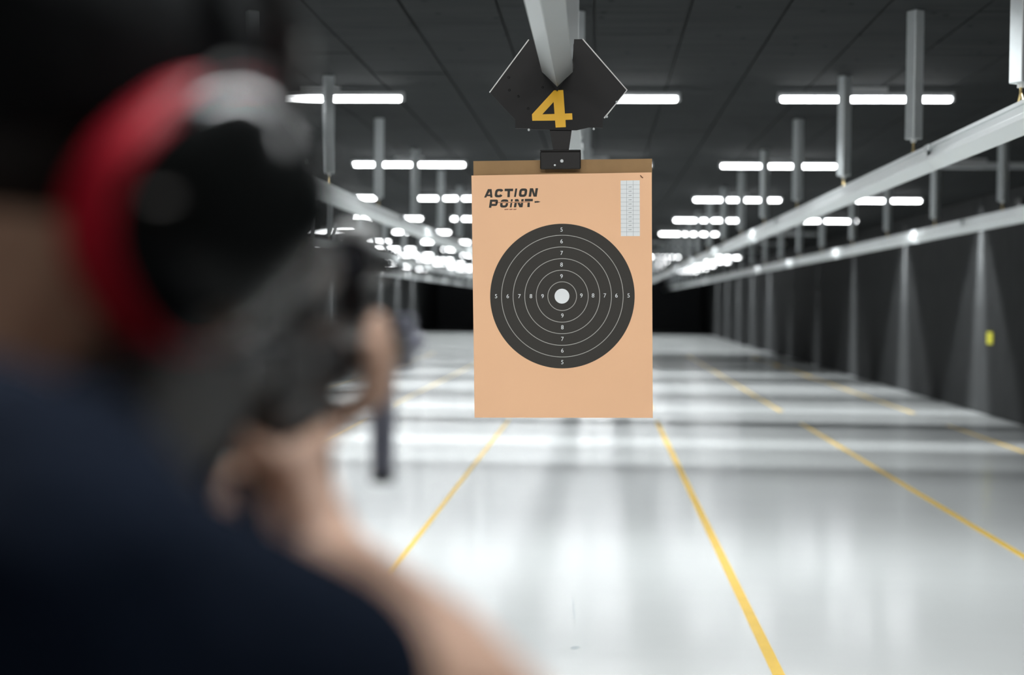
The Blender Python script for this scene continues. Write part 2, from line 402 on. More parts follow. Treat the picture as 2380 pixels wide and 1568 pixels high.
# ------------------------------------------------------------------ overhead rails and their hangers
RZ = 2.112
half = [(0, 0), (0.047, 0.046), (0.047, 0.066), (0.044, 0.069), (0.029, 0.070), (0.029, 0.104), (0.038, 0.107), (0.038, 0.122)]
prof = half + [(-x, z) for x, z in reversed(half[1:])]
SEG = 6.0
rail_me = to_me(prism_bm(prof, 0.002, SEG - 0.002), 'rail_segment'); rail_me.materials.append(MT['alu'])
joint_me = to_me(box_bm((0.100, 0.09, 0.030), (0, 0, 0.107), 0.003), 'rail_joint'); joint_me.materials.append(MT['zinc'])
RAILS = [(-5.38, 'leftmost overhead aluminium rail, third left of the target', 'far left rail'), (-3.62, 'overhead aluminium rail second to the left of the target', 'second rail left of the target'),
         (-1.86, 'overhead aluminium rail first to the left of the target', 'rail left of the target'), (-0.137, 'overhead aluminium rail carrying the number four plate', 'number four rail'),
         (1.612, 'overhead aluminium rail first to the right of the target', 'rail right of the target'), (3.27, 'overhead aluminium rail nearest the right wall', 'rail nearest the right wall')]
HY = [3.4, 5.62, 7.5, 9.62, 11.85, 14.2, 16.5, 18.75, 21.3]
while HY[-1] < 68: HY.append(HY[-1] + 2.4)
# hanger prototype: square post, nut, threaded rod, wishbone hook; origin at the rail top
post = to_me(box_bm((0.064, 0.064, ZC - 2.318), (0, 0, (ZC + 2.318) / 2 - (RZ + 0.122)), 0.003), 'hanger_post'); post.materials.append(MT['zinc'])
nb = bmesh.new(); bmesh.ops.create_cone(nb, cap_ends=True, segments=6, radius1=0.014, radius2=0.014, depth=0.016, matrix=Matrix.Translation((0, 0, 2.310 - RZ - 0.122)))
nut = to_me(nb, 'hanger_nut'); nut.materials.append(MT['edge'])
rod = to_me(tube_bm([(0, 0, 2.31 - RZ - 0.122), (0, 0, 0.038)], 0.005, 8), 'hanger_rod', True); rod.materials.append(MT['brass'])
hk = bmesh.new()
for s in (-1, 1): tube_bm([(0, 0, 0.045), (0, s * 0.012, 0.034), (0, s * 0.030, 0.012), (0, s * 0.052, 0.002)], 0.0045, 8, hk)
hook = to_me(hk, 'hanger_hook', True); hook.materials.append(MT['brass'])
for x, label, short in RAILS:
    r = empty('target_rail', (x, 1.0, RZ)); tag(r, label, 'rail', 'overhead target rails')
    y = 0.0
    while y < 70:
        link('rail_segment', rail_me, None, r, (0, y, 0))
        if y: link('rail_joint', joint_me, None, r, (0, y, 0))
        y += SEG
    for i, hy in enumerate(HY):
        h = empty('rail_hanger', (x, hy, RZ + 0.122))
        if i < 20:
            tag(h, f'grey square post hanging the {short}, {ORD[i]}', 'hanger', f'hangers of the {short}')
        else:
            tag(h, f'small distant hanger post of the {short}', 'hanger', f'far hangers of the {short}')
        link('hanger_post', post, None, h, rot=(0, 0, math.radians(32)))
        link('hanger_nut', nut, None, h); link('hanger_rod', rod, None, h); link('hanger_hook', hook, None, h)

# ------------------------------------------------------------------ target carrier with number plate
TY = 4.36
def sx(px): return (px - 1307) / 757.0
def sz(py): return -(py - 688) / 757.0
P = lambda pts: [(sx(a), sz(b)) for a, b in pts]
CEN = Vector((-0.115, TY, 1.475))
car = empty('target_carrier', CEN, (0, -0.010, 0))
tag(car, 'black hexagonal carrier plate with a yellow number 4', 'target carrier')
plate = P([(1230, 96), (1252, 96), (1258, 158), (1295, 209), (1329, 161), (1334, 96), (1353, 96), (1455, 214), (1401, 278), (1400, 300),
           (1368, 299), (1340, 305), (1240, 303), (1225, 300), (1198, 300), (1198, 280), (1139, 217)])
link('number_plate', flat_mesh([plate], 'number_plate', 0.003), 'plate', car)
outline = [(1253, 96), (1230, 96), (1139, 217)], [(1353, 96), (1455, 214), (1403, 277)]
for e in outline:
    pts = [(sx(a), 0, sz(b)) for a, b in e[-2:]] if e is outline[0] else [(sx(a), 0, sz(b)) for a, b in e]
    link('plate_edge', to_me(tube_bm(pts, 0.0034, 6), 'plate_edge'), 'edge', car)
back = P([(1235, 100), (1335, 100), (1440, 214), (1395, 275), (1205, 275), (1155, 217)])
link('rear_plate', to_me(prism_bm(P([(1240, 120), (1250, 120), (1250, 175), (1338, 175), (1338, 120), (1348, 120), (1415, 214), (1385, 262), (1215, 262), (1180, 217)]), 0.16, 0.166), 'rear_plate'), 'plate', car)
# roller cradle: V lining round the rail
vl = bmesh.new()
prism_bm(P([(1255, 150), (1259, 146), (1295, 199), (1330, 146), (1334, 150), (1334, 162), (1295, 216), (1255, 162)]), -0.008, 0.166, vl)
link('roller_cradle', to_me(vl, 'roller_cradle'), 'black', car)
for s in (1, -1):
    cx = sx(1334 if s > 0 else 1256); b = bmesh.new()
    bmesh.ops.create_cone(b, cap_ends=True, segments=20, radius1=0.016, radius2=0.016, depth=0.022, matrix=Matrix.Translation((cx + s * 0.008, 0.05, sz(112))) @ Matrix.Rotation(math.pi / 2, 4, 'Y'))
    link('roller_wheel', to_me(b, 'roller_wheel'), 'black', car)
# raised yellow figure 4
O4 = [(775, 795), (855, 793), (870, 995), (932, 993), (935, 1048), (875, 1050), (878, 1112), (790, 1115), (785, 1055), (588, 1055), (585, 1000)]
I4 = [(772, 895), (675, 1000), (780, 998)]
cv = lambda q: [(sx(1080 + a / 3.733), sz(b / 3.733)) for a, b in q]
link('number_four', flat_mesh([cv(O4), cv(I4)], 'number_four'), 'yellow', car, (0, -0.0037, 0))
for a, b in [(385, 680), (390, 790), (467, 845), (677, 768), (553, 950), (1315, 900), (1230, 1024), (558, 1132), (1118, 1129)]:
    q = bmesh.new(); bmesh.ops.create_uvsphere(q, u_segments=10, v_segments=6, radius=0.0042)
    for v in q.verts: v.co.y *= 0.6
    link('rivet', to_me(q, 'rivet', True), 'zinc' if a > 1000 or b > 1100 else 'plate', car, (sx(1080 + a / 3.733), -0.003, sz(b / 3.733)))
# stem and clamp
stem = P([(1277, 300), (1329, 300), (1321, 356), (1287, 356)])
link('stem', to_me(prism_bm(stem, 0.002, 0.022), 'stem'), 'black', car)
clamp = bmesh.new(); box_bm((0.124, 0.012, 0.054), (sx(1303), -0.012, sz(375)), 0.003, 1, clamp)
box_bm((0.124, 0.006, 0.054), (sx(1303), 0.019, sz(375)), 0.002, 1, clamp); box_bm((0.124, 0.036, 0.006), (sx(1303), 0.003, sz(353)), 0.002, 1, clamp)
link('clamp', to_me(clamp, 'clamp'), 'black', car)
for a, b, r in [(845, 1408, 0.006), (785, 1443, 0.0038)]:
    q = bmesh.new(); bmesh.ops.create_cone(q, cap_ends=True, segments=6, radius1=r, radius2=r * 0.85, depth=0.005, matrix=Matrix.Rotation(math.pi / 2, 4, 'X'))
    link('clamp_bolt', to_me(q, 'clamp_bolt'), 'zinc', car, (sx(1080 + a / 3.733), -0.0205, sz(b / 3.733)))

# ------------------------------------------------------------------ the paper target on its cardboard backer
tg = empty('paper_target', CEN, (0, -0.010, 0))
tag(tg, 'peach card target with black ringed bullseye clamped on cardboard backer', 'target')
link('cardboard_backer', to_me(prism_bm(P([(1100, 374), (1514, 371), (1514, 966), (1104, 966)]), 0.006, 0.012), 'cardboard_backer'), 'kraft', tg)
# sheet bows gently towards the camera at its middle and stands off the backer at the top
sheet_out = [(1096, 408), (1513, 403), (1515, 690), (1518, 969), (1103, 971)]
bm = bmesh.new(); NX, NZ = 8, 10
def sheet_pt(u, v):
    l = 1096 + (1103 - 1096) * v; r_ = 1513 + (1517 - 1513) * v; t = 408 + (403 - 408) * u; b = 971 + (969.5 - 971) * u
    return sx(l + (r_ - l) * u), sz(t + (b - t) * v)
g = {}
for dpt, yy in ((0, -0.0005), (1, 0.0015)):
    for i in range(NX + 1):
        for j in range(NZ + 1):
            X, Z = sheet_pt(i / NX, j / NZ); g[dpt, i, j] = bm.verts.new((X, yy, Z))
for dpt in (0, 1):
    for i in range(NX):
        for j in range(NZ): bm.faces.new((g[dpt, i, j], g[dpt, i + 1, j], g[dpt, i + 1, j + 1], g[dpt, i, j + 1]))
for i in range(NX):
    for j in (0, NZ): bm.faces.new((g[0, i, j], g[0, i + 1, j], g[1, i + 1, j], g[1, i, j]))
for j in range(NZ):
    for i in (0, NX): bm.faces.new((g[0, i, j], g[0, i, j + 1], g[1, i, j + 1], g[1, i, j]))
sheet = link('target_sheet', to_me(bm, 'target_sheet'), 'sheet', tg)
def layer(name, loops, m, y): return link(name, flat_mesh(loops, name), m, sheet, (0, y, 0))
layer('black_bull', [arc(sx(1307), sz(688), 167.5 / 757, 160)], 'ink', -0.0009)
for r in (141, 114, 87, 60.3, 33.3):
    layer('score_ring', [arc(sx(1307), sz(688), (r + 0.75) / 757, 128), arc(sx(1307), sz(688), (r - 0.75) / 757, 128)], 'ring', -0.0013)
layer('white_centre', [arc(sx(1306.5), sz(688), 17.2 / 757, 64)], 'white', -0.0013)
dig = {d: text_mesh(d, 13.5 / 757, 'ring_number') for d in '56789'}
for me in dig.values(): me.materials.append(MT['white'])
for k, d in enumerate('56789'):
    r = 153.5 - 27 * k
    for px, py in ((1305.5, 688 - r), (1307.5, 688 + r), (1307 - r, 688.5), (1307 + r - (1 if k else 0), 687)):
        link('ring_number', dig[d], None, sheet, (sx(px), -0.0014, sz(py)))

# lettering "ACTION POINT"
def ring_loops(w_, s, e=3.2, n=40):
    o, i_ = [], []
    for k in range(n):
        a = 2 * math.pi * k / n; c, q = math.cos(a), math.sin(a)
        f = lambda t: math.copysign(abs(t) ** (2 / e), t)
        o.append((w_ / 2 + w_ / 2 * f(c), 0.5 + 0.5 * f(q))); i_.append((w_ / 2 + (w_ / 2 - s) * f(c), 0.5 + (0.5 - s * 0.92) * f(q)))
    return o, i_
def glyph(ch, w_):
    s = 0.29
    if ch == 'A': return [[(0, 0), (0.30 * w_, 1), (0.74 * w_, 1), (w_, 0), (0.74 * w_, 0), (0.70 * w_, 0.17), (0.33 * w_, 0.17), (0.26 * w_, 0)], [(0.40 * w_, 0.36), (0.66 * w_, 0.36), (0.56 * w_, 0.74)]]
    if ch == 'T': return [[(0, 1), (w_, 1), (w_, 0.71), (w_ / 2 + s / 2, 0.71), (w_ / 2 + s / 2, 0), (w_ / 2 - s / 2, 0), (w_ / 2 - s / 2, 0.71), (0, 0.71)]]
    if ch == 'I': return [[(0, 0), (0, 1), (w_, 1), (w_, 0)]]
    if ch == 'N': return [[(0, 0), (0, 1), (s * 1.3, 1), (w_ - s, 0.36), (w_ - s, 1), (w_, 1), (w_, 0), (w_ - s * 1.3, 0), (s, 0.64), (s, 0)]]
    if ch == 'O': return list(ring_loops(w_, s))
    if ch == 'P': return [[(0, 0), (0, 1), (w_ * 0.8, 1), (w_ * 0.93, 0.95), (w_, 0.82), (w_, 0.46), (w_ * 0.93, 0.28), (w_ * 0.8, 0.22), (s, 0.22), (s, 0)], [(s, 0.48), (w_ - s * 0.9, 0.48), (w_ - s * 0.9, 0.74), (s, 0.74)]]
    if ch == 'C':
        o, i_ = ring_loops(w_, s, 3.2, 48)
        # cut the opening on the right
        o2 = [p for k, p in enumerate(o) if 3 <= k <= 45]; i2 = [p for k, p in enumerate(i_) if 3 <= k <= 45]
        return [o2 + i2[::-1]]
SH = 0.16
def word(items, y_base, h, slit=None):
    for ch, x0, x1 in items:
        px0, px1 = 1100 + x0 / 11.2, 1100 + x1 / 11.2
        hh = h / 11.2; wpx = (px1 - px0) - SH * hh * (0.6 if ch == 'A' else 1.0)
        if ch == 'T': wpx = (px1 - px0) - SH * hh * 0.3
        loops = [[(px0 + (a * hh + SH * b * hh * (0.3 if ch == 'T' else 1)) + (-SH * 0.35 * hh if ch == 'T' else 0), b * hh) for a, b in lp] for lp in glyph(ch, wpx / hh)]
        base = 1e-9 + 380 + (y_base - (x0 - 285) * 0.0145) / 11.2
        pts = [[(sx(a), sz(base - b)) for a, b in lp] for lp in loops]
        me = flat_mesh(pts, 'logo_letter')
        if slit:
            za, zb = sz(380 + (slit[0] - (x0 - 410) * 0.0145) / 11.2), sz(380 + (slit[1] - (x0 - 410) * 0.0145) / 11.2)
            out = bmesh.new()
            for zc, sign in ((za, 1), (zb, -1)):
                t = bmesh.new(); t.from_mesh(me)
                bmesh.ops.bisect_plane(t, geom=list(t.verts) + list(t.edges) + list(t.faces), plane_co=(0, 0, zc), plane_no=(0, 0, 1), clear_inner=sign > 0, clear_outer=sign < 0)
                q = bpy.data.meshes.new('t'); t.to_mesh(q); t.free(); out.from_mesh(q)
            me = bpy.data.meshes.new('logo_letter'); out.to_mesh(me); out.free()
        link('logo_letter', me, 'ink', sheet, (0, -0.0009, 0))
word([('A', 285, 525), ('C', 550, 795), ('T', 825, 1055), ('I', 1065, 1150), ('O', 1180, 1420), ('N', 1445, 1690)], 886, 218)
word([('P', 410, 655)], 1154, 212)
word([('O', 690, 930), ('I', 955, 1035), ('N', 1060, 1320), ('T', 1350, 1568)], 1154, 212, (1000, 1036))
lg = lambda a, b: (sx(1100 + a / 11.2), sz(380 + b / 11.2))
layer('logo_stripe', [[lg(560, 1012), lg(1480, 996), lg(1480, 1010), lg(560, 1028)]], 'rust', -0.0009)
layer('logo_bullet', [[lg(1592, 988), lg(1690, 984), lg(1757, 1004), lg(1690, 1022), lg(1592, 1028), lg(1604, 1008)]], 'ink', -0.0009)
for k, (a, b) in enumerate([(818, 925), (945, 1030), (1050, 1130)]):   # unreadable small line under the logo
    layer('logo_small_print', [[lg(a, 1186), lg(b, 1182), lg(b - 5, 1206), lg(a - 3, 1210)]], 'rust', -0.0009)

# score table
T0, T1, U0, U1 = 1441.5, 1485.5, 421.5, 549.5
layer('score_table', [[(sx(T0), sz(U0)), (sx(T1), sz(U0 - 0.5)), (sx(T1 + 0.8), sz(U1)), (sx(T0 + 1), sz(U1))]], 'white', -0.0009)
ys = [U0 + (U1 - U0) * k / 13 for k in range(1, 13)]
for y in ys: layer('table_line', [[(sx(T0), sz(y - 0.35)), (sx(T1), sz(y - 0.35)), (sx(T1), sz(y + 0.35)), (sx(T0), sz(y + 0.35))]], 'grey', -0.0012)
for x in (1455.5, 1470.5): layer('table_line', [[(sx(x - 0.4), sz(U0)), (sx(x + 0.4), sz(U0)), (sx(x + 0.8), sz(U1)), (sx(x), sz(U1))]], 'grey', -0.0012)
for k in range(11):
    y = (ys[k] + ys[k + 1]) / 2
    layer('table_entry', [[(sx(1458.5), sz(y)), (sx(1463), sz(y - 1)), (sx(1467), sz(y - 1.2)), (sx(1467), sz(y + 0.8)), (sx(1461), sz(y + 0.9))]], 'grey', -0.0012)
tube('staple', [(sx(1487), -0.0022, sz(409.5)), (sx(1489.5), -0.003, sz(413)), (sx(1493), -0.0022, sz(415.5))], 0.0012, 'brown', sheet, 6)

# ------------------------------------------------------------------ small things on the right wall
tag(box('wall_tag', (0.012, 0.26, 0.16), (0, 0, 0), 'tag', None, 0.003, 1, (XR - 0.006, 19.3, 1.04)), 'small yellow tag on the right wall', 'tag')
sp = empty('wall_camera', (XR, 17.3, 2.62)); tag(sp, 'black wall device with a small modelled white glint high on the right wall', 'wall device')
box('device_body', (0.22, 0.22, 0.26), (-0.13, 0, 0), 'black', sp, 0.015, 2)
box('device_bracket', (0.04, 0.08, 0.08), (-0.015, 0, 0), 'zinc', sp)
q = bmesh.new(); bmesh.ops.create_uvsphere(q, u_segments=12, v_segments=8, radius=0.022)
link('device_glint', to_me(q, 'device_glint', True), 'white', sp, (-0.245, -0.09, 0.02))  # white ball modelled in place of a glint on the device

# ------------------------------------------------------------------ the shooter
V = Vector
yw, pt, rl = math.radians(34), math.radians(12), math.radians(5)
HR = (Matrix.Rotation(-yw, 3, 'Z') @ Matrix.Rotation(rl, 3, 'Y') @ Matrix.Rotation(-pt, 3, 'X'))
HC = V((-0.278, 0.742, 1.508))
def hp(r, f, u): return HC + HR @ V((r, f, u))
I3 = Matrix.Identity(3)
shoR, elbR, wriR = V((-0.200, 0.505, 1.335)), V((-0.055, 0.690, 1.240)), V((-0.166, 0.866, 1.292))
shoL, elbL, wriL = V((-0.490, 0.620, 1.345)), V((-0.385, 0.870, 1.180)), V((-0.240, 1.075, 1.328))
GX = -0.215   # rifle plane
segs = [
    # trunk and neck
    (V((-0.36, 0.50, 0.93)), 0.115, V((-0.35, 0.50, 1.08)), 0.112), (V((-0.35, 0.50, 1.08)), 0.112, V((-0.335, 0.525, 1.24)), 0.118),
    (V((-0.41, 0.545, 1.26)), 0.10, V((-0.26, 0.515, 1.26)), 0.10), (V((-0.31, 0.585, 1.33)), 0.075, V((-0.300, 0.655, 1.415)), 0.056),
    (V((-0.300, 0.655, 1.415)), 0.056, hp(0, -0.015, -0.04), 0.058),
    (V((-0.31, 0.56, 1.36)), 0.06, shoR, 0.062), (V((-0.32, 0.57, 1.36)), 0.06, shoL, 0.060),
    # right arm
    (shoR, 0.060, elbR, 0.044), (elbR, 0.043, elbR.lerp(wriR, 0.3), 0.044), (elbR.lerp(wriR, 0.3), 0.044, wriR, 0.028),
    # left arm
    (shoL, 0.058, elbL, 0.042), (elbL, 0.042, elbL.lerp(wriL, 0.3), 0.043), (elbL.lerp(wriL, 0.3), 0.043, wriL, 0.027),
    # legs
    (V((-0.29, 0.49, 0.90)), 0.085, V((-0.27, 0.50, 0.50)), 0.058), (V((-0.27, 0.50, 0.50)), 0.056, V((-0.275, 0.43, 0.10)), 0.038),
    (V((-0.43, 0.51, 0.90)), 0.085, V((-0.43, 0.60, 0.50)), 0.058), (V((-0.43, 0.60, 0.50)), 0.056, V((-0.44, 0.57, 0.10)), 0.038),
    (V((-0.275, 0.43, 0.10)), 0.035, V((-0.24, 0.55, 0.045)), 0.030), (V((-0.44, 0.57, 0.10)), 0.035, V((-0.46, 0.69, 0.045)), 0.030),
    # face: nose, chin, brow, lips
    (hp(0, 0.092, 0.012), 0.009, hp(0, 0.113, -0.026), 0.013), (hp(-0.013, 0.098, -0.030), 0.009, hp(0.013, 0.098, -0.030), 0.009),
    (hp(-0.03, 0.083, 0.028), 0.010, hp(0.03, 0.083, 0.028), 0.010), (hp(-0.020, 0.090, -0.058), 0.0075, hp(0.020, 0.090, -0.058), 0.0075),
    (hp(-0.018, 0.088, -0.070), 0.008, hp(0.018, 0.088, -0.070), 0.008), (hp(-0.012, 0.078, -0.098), 0.022, hp(0.012, 0.078, -0.098), 0.022),
    (hp(0.062, -0.02, -0.065), 0.018, hp(0.014, 0.072, -0.098), 0.020), (hp(-0.062, -0.02, -0.065), 0.018, hp(-0.014, 0.072, -0.098), 0.020),
]
# right hand closed round the pistol grip (knuckles on the right, fingers wrapping forward and over to the left)
pR = V((GX + 0.024, 0.895, 1.332))
segs += [(wriR, 0.027, pR + V((0.004, -0.008, -0.006)), 0.026), (pR + V((0.002, 0.0, 0.016)), 0.020, pR + V((0.004, 0.006, -0.030)), 0.020)]
for k in range(3):   # middle, ring, little
    z = 1.340 - 0.0205 * k; y0 = 0.915 - 0.006 * k; r = 0.0095 - 0.0006 * k
    a, b, c, d = V((GX + 0.030, y0, z)), V((GX + 0.026, y0 + 0.040, z - 0.004)), V((GX - 0.006, y0 + 0.050, z - 0.006)), V((GX - 0.027, y0 + 0.030, z - 0.006))
    segs += [(a, r + 0.001, b, r), (b, r, c, r), (c, r, d, r - 0.001)]
a, b, c = V((GX + 0.028, 0.915, 1.358)), V((GX + 0.030, 0.962, 1.364)), V((GX + 0.022, 1.000, 1.362))
segs += [(a, 0.0105, b, 0.0095), (b, 0.0095, c, 0.0085)]
a, b, c = V((GX + 0.016, 0.876, 1.350)), V((GX - 0.014, 0.882, 1.366)), V((GX - 0.030, 0.918, 1.364))
segs += [(a, 0.013, b, 0.011), (b, 0.011, c, 0.0095)]
# left hand cradling the handguard: palm below, fingers up the right side, thumb up the left side
HZ = 1.408
segs += [(wriL, 0.026, V((GX - 0.010, 1.115, HZ - 0.052)), 0.022), (V((GX - 0.012, 1.110, HZ - 0.052)), 0.019, V((GX - 0.006, 1.165, HZ - 0.050)), 0.019)]
for k in range(4):
    y = 1.108 + 0.0205 * k; r = (0.0088, 0.0098, 0.0102, 0.0098)[k]; up = (0.000, 0.012, 0.016, 0.012)[k]
    a, b, c, d = V((GX + 0.004, y, HZ - 0.048)), V((GX + 0.034, y + 0.004, HZ - 0.030)), V((GX + 0.037, y + 0.008, HZ - 0.002)), V((GX + 0.033, y + 0.012, HZ + 0.014 + up))
    segs += [(a, r + 0.002, b, r + 0.0008), (b, r + 0.0008, c, r), (c, r, d, r - 0.001)]
a, b, c = V((GX - 0.022, 1.118, HZ - 0.040)), V((GX - 0.036, 1.140, HZ - 0.010)), V((GX - 0.034, 1.165, HZ + 0.016))
segs += [(a, 0.014, b, 0.0115), (b, 0.0115, c, 0.0095)]
ell = [(hp(0, -0.006, 0.030), (0.074, 0.096, 0.092), HR), (hp(0, 0.022, -0.030), (0.062, 0.068, 0.078), HR),
       (hp(0.078, -0.012, -0.008), (0.010, 0.020, 0.032), HR), (hp(-0.078, -0.012, -0.008), (0.010, 0.020, 0.032), HR),
       (V((-0.335, 0.52, 1.22)), (0.165, 0.108, 0.17), I3), (V((-0.36, 0.50, 0.96)), (0.15, 0.105, 0.12), I3)]
person = blob('person', segs, 'skin', 0.0042, 3, None, ell)
tag(person, 'person in navy t-shirt with black cap aiming a rifle at the target', 'person')
for s in (-1, 1):
    q = bmesh.new(); bmesh.ops.create_uvsphere(q, u_segments=16, v_segments=10, radius=0.0115)
    link('eye', to_me(q, 'eye', True), 'eye', person, hp(s * 0.031, 0.081, 0.006))
    q = bmesh.new(); bmesh.ops.create_uvsphere(q, u_segments=12, v_segments=8, radius=0.006)
    link('iris', to_me(q, 'iris', True), 'hair', person, hp(s * 0.031, 0.0885, 0.006))
# short dark hair below the cap
blob('hair', [], 'hair', 0.005, 2, person, [(hp(0, -0.022, 0.040), (0.079, 0.090, 0.088), HR), (hp(0, -0.045, 0.012), (0.066, 0.058, 0.048), HR)])
# t-shirt
def cut(o, co, no):
    bm = bmesh.new(); bm.from_mesh(o.data)
    bmesh.ops.bisect_plane(bm, geom=list(bm.verts) + list(bm.edges) + list(bm.faces), plane_co=co, plane_no=no, clear_outer=True)
    bm.to_mesh(o.data); bm.free()
    for p in o.data.polygons: p.use_smooth = True
slR, slL = shoR.lerp(elbR, 0.52), shoL.lerp(elbL, 0.62)
shirt = blob('t_shirt', [
    (V((-0.36, 0.50, 0.86)), 0.138, V((-0.35, 0.50, 1.08)), 0.132), (V((-0.35, 0.50, 1.08)), 0.132, V((-0.335, 0.525, 1.24)), 0.134),
    (V((-0.42, 0.55, 1.265)), 0.112, V((-0.25, 0.515, 1.27)), 0.116), (V((-0.31, 0.565, 1.33)), 0.088, V((-0.304, 0.625, 1.375)), 0.070),
    (V((-0.31, 0.56, 1.365)), 0.072, shoR, 0.076), (V((-0.32, 0.57, 1.365)), 0.072, shoL, 0.073),
    (V((-0.27, 0.57, 1.385)), 0.05, V((-0.215, 0.52, 1.36)), 0.066),
    (shoR, 0.072, slR, 0.057), (shoL, 0.072, slL, 0.060)], 'navy', 0.006, 4, person,
    [(V((-0.335, 0.52, 1.22)), (0.185, 0.128, 0.18), I3), (V((-0.36, 0.50, 0.94)), (0.172, 0.125, 0.14), I3)])
cut(shirt, V((0, 0, 0.86)), V((0, 0, -1)))
sd = shirt.modifiers.new('cloth', 'SOLIDIFY'); sd.thickness = 0.003; sd.offset = 1
trousers = blob('trousers', [
    (V((-0.29, 0.49, 0.88)), 0.102, V((-0.27, 0.50, 0.50)), 0.078), (V((-0.27, 0.50, 0.50)), 0.078, V((-0.275, 0.435, 0.13)), 0.066),
    (V((-0.43, 0.51, 0.88)), 0.102, V((-0.43, 0.60, 0.50)), 0.078), (V((-0.43, 0.60, 0.50)), 0.078, V((-0.44, 0.572, 0.13)), 0.066)],
    'denim', 0.008, 3, person, [(V((-0.36, 0.50, 0.93)), (0.162, 0.116, 0.11), I3)])
for nm, a, b in (('shoe', V((-0.275, 0.42, 0.055)), V((-0.235, 0.58, 0.045))), ('shoe', V((-0.44, 0.56, 0.055)), V((-0.465, 0.72, 0.045)))):
    s_ = blob(nm, [(a + V((0, 0, 0.02)), 0.048, b, 0.040), (a, 0.045, a.lerp(b, 0.6), 0.048)], 'shoe', 0.006, 2, person)
    cut(s_, V((0, 0, 0.018)), V((0, 0, -1)))
    d = (b - a).normalized(); ang = -math.atan2(d.x, d.y)
    m_ = (a + b) / 2
    box('shoe_sole', (0.092, 0.285, 0.022), (0, 0, 0.011), 'sole', person, 0.01, 2, (m_.x, m_.y, 0.0), (0, 0, ang))

# baseball cap
cap = empty('baseball_cap', hp(0, 0, 0.06)); tag(cap, 'black baseball cap on the shooter', 'cap')
def local(o, root):
    o.data.transform(Matrix.Translation(-root.location)); o.parent = root; return o
crown = blob('cap_crown', [], 'cap', 0.005, 2, None, [(hp(0, -0.012, 0.048), (0.094, 0.116, 0.108), HR)])
cut(crown, hp(0, 0, 0.050), HR @ V((0, 0.36, -1)).normalized()); local(crown, cap)
sd = crown.modifiers.new('cloth', 'SOLIDIFY'); sd.thickness = 0.003
bm = bmesh.new(); rows = []
for i in range(7):
    t = i / 6; row = []
    for k in range(17):
        a = math.pi * (0.14 + 0.72 * k / 16)
        rr, ff = 0.090 * math.cos(a), -0.012 + 0.110 * math.sin(a)
        ext = t * 0.085 * max(0.05, math.sin(math.pi * k / 16)) ** 0.7
        row.append(bm.verts.new(hp(rr * (1 - 0.06 * t), ff + ext, 0.088 - 0.9 * rr * rr * 2.0 * (0.5 + t) + 0.42 * ext)))
    rows.append(row)
for i in range(6):
    for k in range(16): bm.faces.new((rows[i][k], rows[i][k + 1], rows[i + 1][k + 1], rows[i + 1][k]))
br = link('cap_brim', to_me(bm, 'cap_brim', True), 'cap'); local(br, cap)
sd = br.modifiers.new('board', 'SOLIDIFY'); sd.thickness = 0.004
q = bmesh.new(); bmesh.ops.create_uvsphere(q, u_segments=12, v_segments=8, radius=0.008, matrix=Matrix.Translation(hp(0, -0.012, 0.156)))
local(link('cap_button', to_me(q, 'cap_button', True), 'cap'), cap)
q = bmesh.new(); bmesh.ops.create_uvsphere(q, u_segments=16, v_segments=10, radius=1, matrix=Matrix.Translation(hp(0.066, 0.074, 0.100)) @ (HR @ Matrix.Rotation(math.radians(-48), 3, 'Z')).to_4x4() @ Matrix.Diagonal((0.017, 0.004, 0.014, 1)))
local(link('cap_badge', to_me(q, 'cap_badge', True), 'capgrey'), cap)

# ear muffs
muff = empty('ear_muffs', hp(0, 0, 0)); tag(muff, 'red and black ear muffs worn over the black cap', 'ear muffs')
def cup(side):
    n = (HR @ V((side, 0, 0))).normalized()
    if side > 0: n = (n + V((0.10, -0.02, 0.04))).normalized()
    up0 = HR @ V((0, 0.66, 0.78)); l = (up0 - n * up0.dot(n)).normalized(); wv = n.cross(l)
    base = hp(side * 0.088, -0.012, -0.006)
    def shell(name, stations, m):
        b = bmesh.new(); rings = []
        for t, hl, hw in stations:
            rr = []
            for k in range(40):
                a = 2 * math.pi * k / 40; c_, s_ = math.cos(a), math.sin(a); f = lambda x: math.copysign(abs(x) ** 0.8, x)
                rr.append(b.verts.new(base + n * t + l * hl * f(c_) + wv * hw * f(s_)))
            rings.append(rr)
        for i in range(len(rings) - 1):
            for k in range(40): b.faces.new((rings[i][k], rings[i][(k + 1) % 40], rings[i + 1][(k + 1) % 40], rings[i + 1][k]))
        b.faces.new(rings[0]); b.faces.new(rings[-1])
        return local(link(name, to_me(b, name, True), m), muff)
    shell('ear_cushion', [(-0.004, 0.048, 0.038), (0.000, 0.054, 0.044), (0.010, 0.056, 0.046), (0.016, 0.050, 0.040)], 'foam')
    shell('cup_ring', [(0.006, 0.056, 0.046), (0.008, 0.066, 0.054), (0.014, 0.070, 0.057), (0.042, 0.068, 0.055), (0.044, 0.066, 0.053)], 'red')
    shell('cup_shell', [(0.043, 0.066, 0.053), (0.047, 0.066, 0.053), (0.058, 0.062, 0.049), (0.068, 0.053, 0.040), (0.075, 0.039, 0.028), (0.078, 0.021, 0.014)], 'muff')
    # yoke gripping the cup and the wire up to the band
    p = [base + n * 0.040 + wv * 0.052 + l * 0.00, base + n * 0.042 + wv * 0.052 + l * 0.040, base + n * 0.030 + wv * 0.03 + l * 0.074, base + n * 0.012 + l * 0.088]
    local(tube('yoke_wire', p, 0.004, 'foam', None, 8), muff)
    return base + n * 0.012 + l * 0.088
e1, e2 = cup(1), cup(-1)
